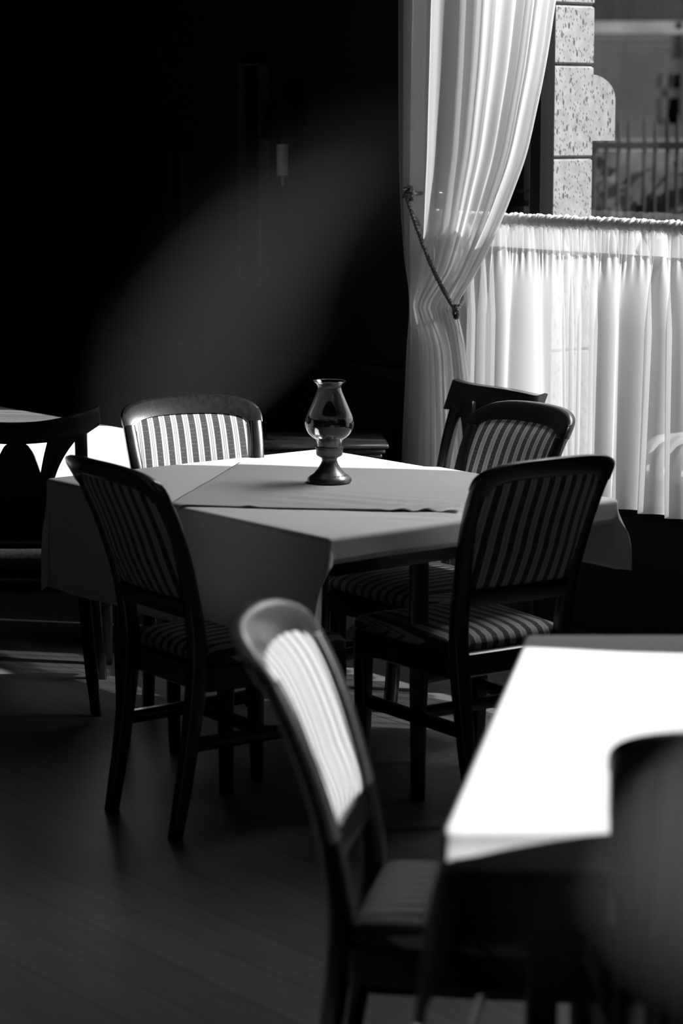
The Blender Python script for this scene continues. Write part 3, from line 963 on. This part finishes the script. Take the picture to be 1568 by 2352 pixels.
ringsr = fine + [(fine[-1][0] - .0008, fine[-1][1] + .001)] + inner[::-1]
b.lathe(ringsr, 56, caps=False)
b.build('glass_chimney', M_chimney, lamp, angle=80)

# ------------------------------------------------------------------ dim things on and by the dark wall
sb = empty('sideboard', (-.2, 7.98, 0), .06, 'low dark wooden sideboard with a shiny moulded top edge behind the table', 'sideboard')
ZS = CAMH - (1018 - 275)*7.82/5553
b = MB(); b.box(-.33, .31, -.14, .14, .05, ZS - .05); b.build('body', M_wood, sb, smooth=False)
b = MB()
b.box(-.36, .345, -.17, .17, ZS - .016, ZS, .004); b.box(-.35, .335, -.16, .16, ZS - .034, ZS - .018, .005); b.box(-.34, .325, -.15, .15, ZS - .05, ZS - .036, .004)
b.build('moulded_top', simple('polished_moulding', .06, .16, .8, .3, 20, coat=.6), sb, angle=50)
for x in (-.30, .26):
    for y in (-.11, .07):
        b = MB(); b.box(x, x + .04, y, y + .04, 0, .05); b.build('foot', M_wood, sb, smooth=False)

def wallz(py, t): return CAMH - (py - 275)*W(t, .08, 0).y/5553
ts = px_t(660, .05)
sc_ = empty('wall_sconce', W(ts, .10, 0), 0, 'pale candle tube of a wall lamp faintly seen on the dark wall', 'wall lamp')
b = MB(); c_ = W(ts, .03, 0)
b.lathe([(.001, wallz(400, ts)), (.021, wallz(400, ts)), (.021, wallz(330, ts)), (.001, wallz(330, ts))], 24, (c_.x, c_.y, 0)); o = b.build('candle', M_pale, sc_); toparent(o, sc_)
b = MB()
b.lathe([(.085, wallz(318, ts)), (.05, wallz(225, ts))], 32, (c_.x, c_.y, 0), caps=False); o = b.build('lamp_shade', M_dark, sc_); toparent(o, sc_)
b = MB(); b.tube([W(ts, .10, wallz(415, ts)), W(ts, .03, wallz(420, ts)), W(ts, .03, wallz(402, ts))], .008); o = b.build('arm', M_brass, sc_); toparent(o, sc_)
b = MB(); b.tube([W(ts, .03, wallz(332, ts)), W(ts, .03, wallz(226, ts))], .003); o = b.build('shade_stem', M_brass, sc_); toparent(o, sc_)
def frame_on_wall(p0, p1, y0, y1, label, mat, w=.018):
    t0, t1 = px_t(p0, .07), px_t(p1, .07)
    r = empty('picture_frame', W((t0 + t1)/2, .10, 0), 0, label, 'picture frame')
    za, zb_ = wallz(y1, t1), wallz(y0, t0)
    b = MB()
    wbox(b, t0, t0 + w, .06, .10, za, zb_); wbox(b, t1 - w, t1, .06, .10, za, zb_); wbox(b, t0, t1, .06, .10, za, za + w); wbox(b, t0, t1, .06, .10, zb_ - w, zb_)
    o = b.build('frame', mat, r, smooth=False); toparent(o, r)
    b = MB(); wbox(b, t0 + w, t1 - w, .085, .10, za + w, zb_ - w); o = b.build('picture', M_dark, r, smooth=False); toparent(o, r)
M_gilt = simple('worn_gilt', .05, .3, .6, .3, 40, coat=.3)
frame_on_wall(555, 604, 150, 650, 'tall narrow frame faintly catching light on the dark wall', M_gilt, .008)
frame_on_wall(388, 424, 340, 560, 'small dim frame on the dark wall left of the tall frame', M_panelwood, .01)

# ------------------------------------------------------------------ faint haze volumes added to imitate reflections in window glass
def veil(name, dens, label):
    m = D.materials.new(name); m.use_nodes = True; nt = m.node_tree
    nt.nodes.remove(nt.nodes['Principled BSDF'])
    v = nt.nodes.new('ShaderNodeVolumeScatter'); v.inputs['Density'].default_value = dens; v.inputs['Color'].default_value = g(1)
    nt.links.new(v.outputs[0], nt.nodes['Material Output'].inputs['Volume'])
    return m
def veil_body(path, radii, thick, mat, label):
    rings = []; n = len(path)
    for i, ((X, Y, Z), r) in enumerate(zip(path, radii)):
        a = Vector(path[min(i + 1, n - 1)]) - Vector(path[max(i - 1, 0)])
        t = Vector((a.x, 0, a.z)).normalized(); nrm = Vector((-t.z, 0, t.x))
        T = thick*math.sin(math.pi*min(1, max(0, i/(n - 1))))**1.3 + .002
        us = [-1 + 2*k/16 for k in range(17)]
        prof = [(u, T*max(0, 1 - u*u)**2) for u in us] + [(u, -T*max(0, 1 - u*u)**2) for u in us[-2:0:-1]]
        rings.append([Vector((X, Y, Z)) + nrm*(r*u) + Vector((0, y, 0)) for u, y in prof])
    b = MB(); b.loft(rings); o = b.build('veil', mat, angle=180)
    tag(o, label, 'veil', kind='stuff'); return o
def fine_path(keys, n=28):
    P, Rr = [], []
    T = list(range(len(keys)))
    for i in range(n + 1):
        s = i/n*(len(keys) - 1)
        P.append(tuple(sinterp([(t, k[j]) for t, k in zip(T, keys)], s) for j in range(3)))
        Rr.append(max(.004, sinterp([(t, k[3]) for t, k in zip(T, keys)], s)))
    return P, Rr
def pw(px, py, Y): return ((px - 784)/5553*Y, Y, CAMH - (py - 275)*Y/5553)
HY = 7.85  # added scattering volume standing in for the reflection across the dark wall
keys = [pw(1010, 250, HY) + (.16,), pw(900, 330, HY) + (.25,), pw(730, 450, HY) + (.30,), pw(570, 620, HY) + (.36,), pw(440, 820, HY) + (.36,), pw(370, 1000, HY) + (.32,), pw(330, 1200, HY) + (.25,)]
P_, R_ = fine_path(keys)
veil_body(P_, R_, .38, veil('reflection_veil_far', .105, ''), 'faint window-glass reflection, added as a diagonal haze in front of the dark wall')
HY = 2.93  # second added volume, imitating the glass reflection over the near chair
keys = [pw(1800, 1640, HY) + (.01,), pw(1740, 1780, HY) + (.14,), pw(1640, 2050, HY) + (.24,), pw(1560, 2330, HY) + (.28,), pw(1480, 2650, HY) + (.02,)]
P_, R_ = fine_path(keys)
veil_body(P_, R_, .17, veil('reflection_veil_near', 1.2, ''), 'soft grey window-glass reflection, added as a haze over the near chair at the bottom right corner')
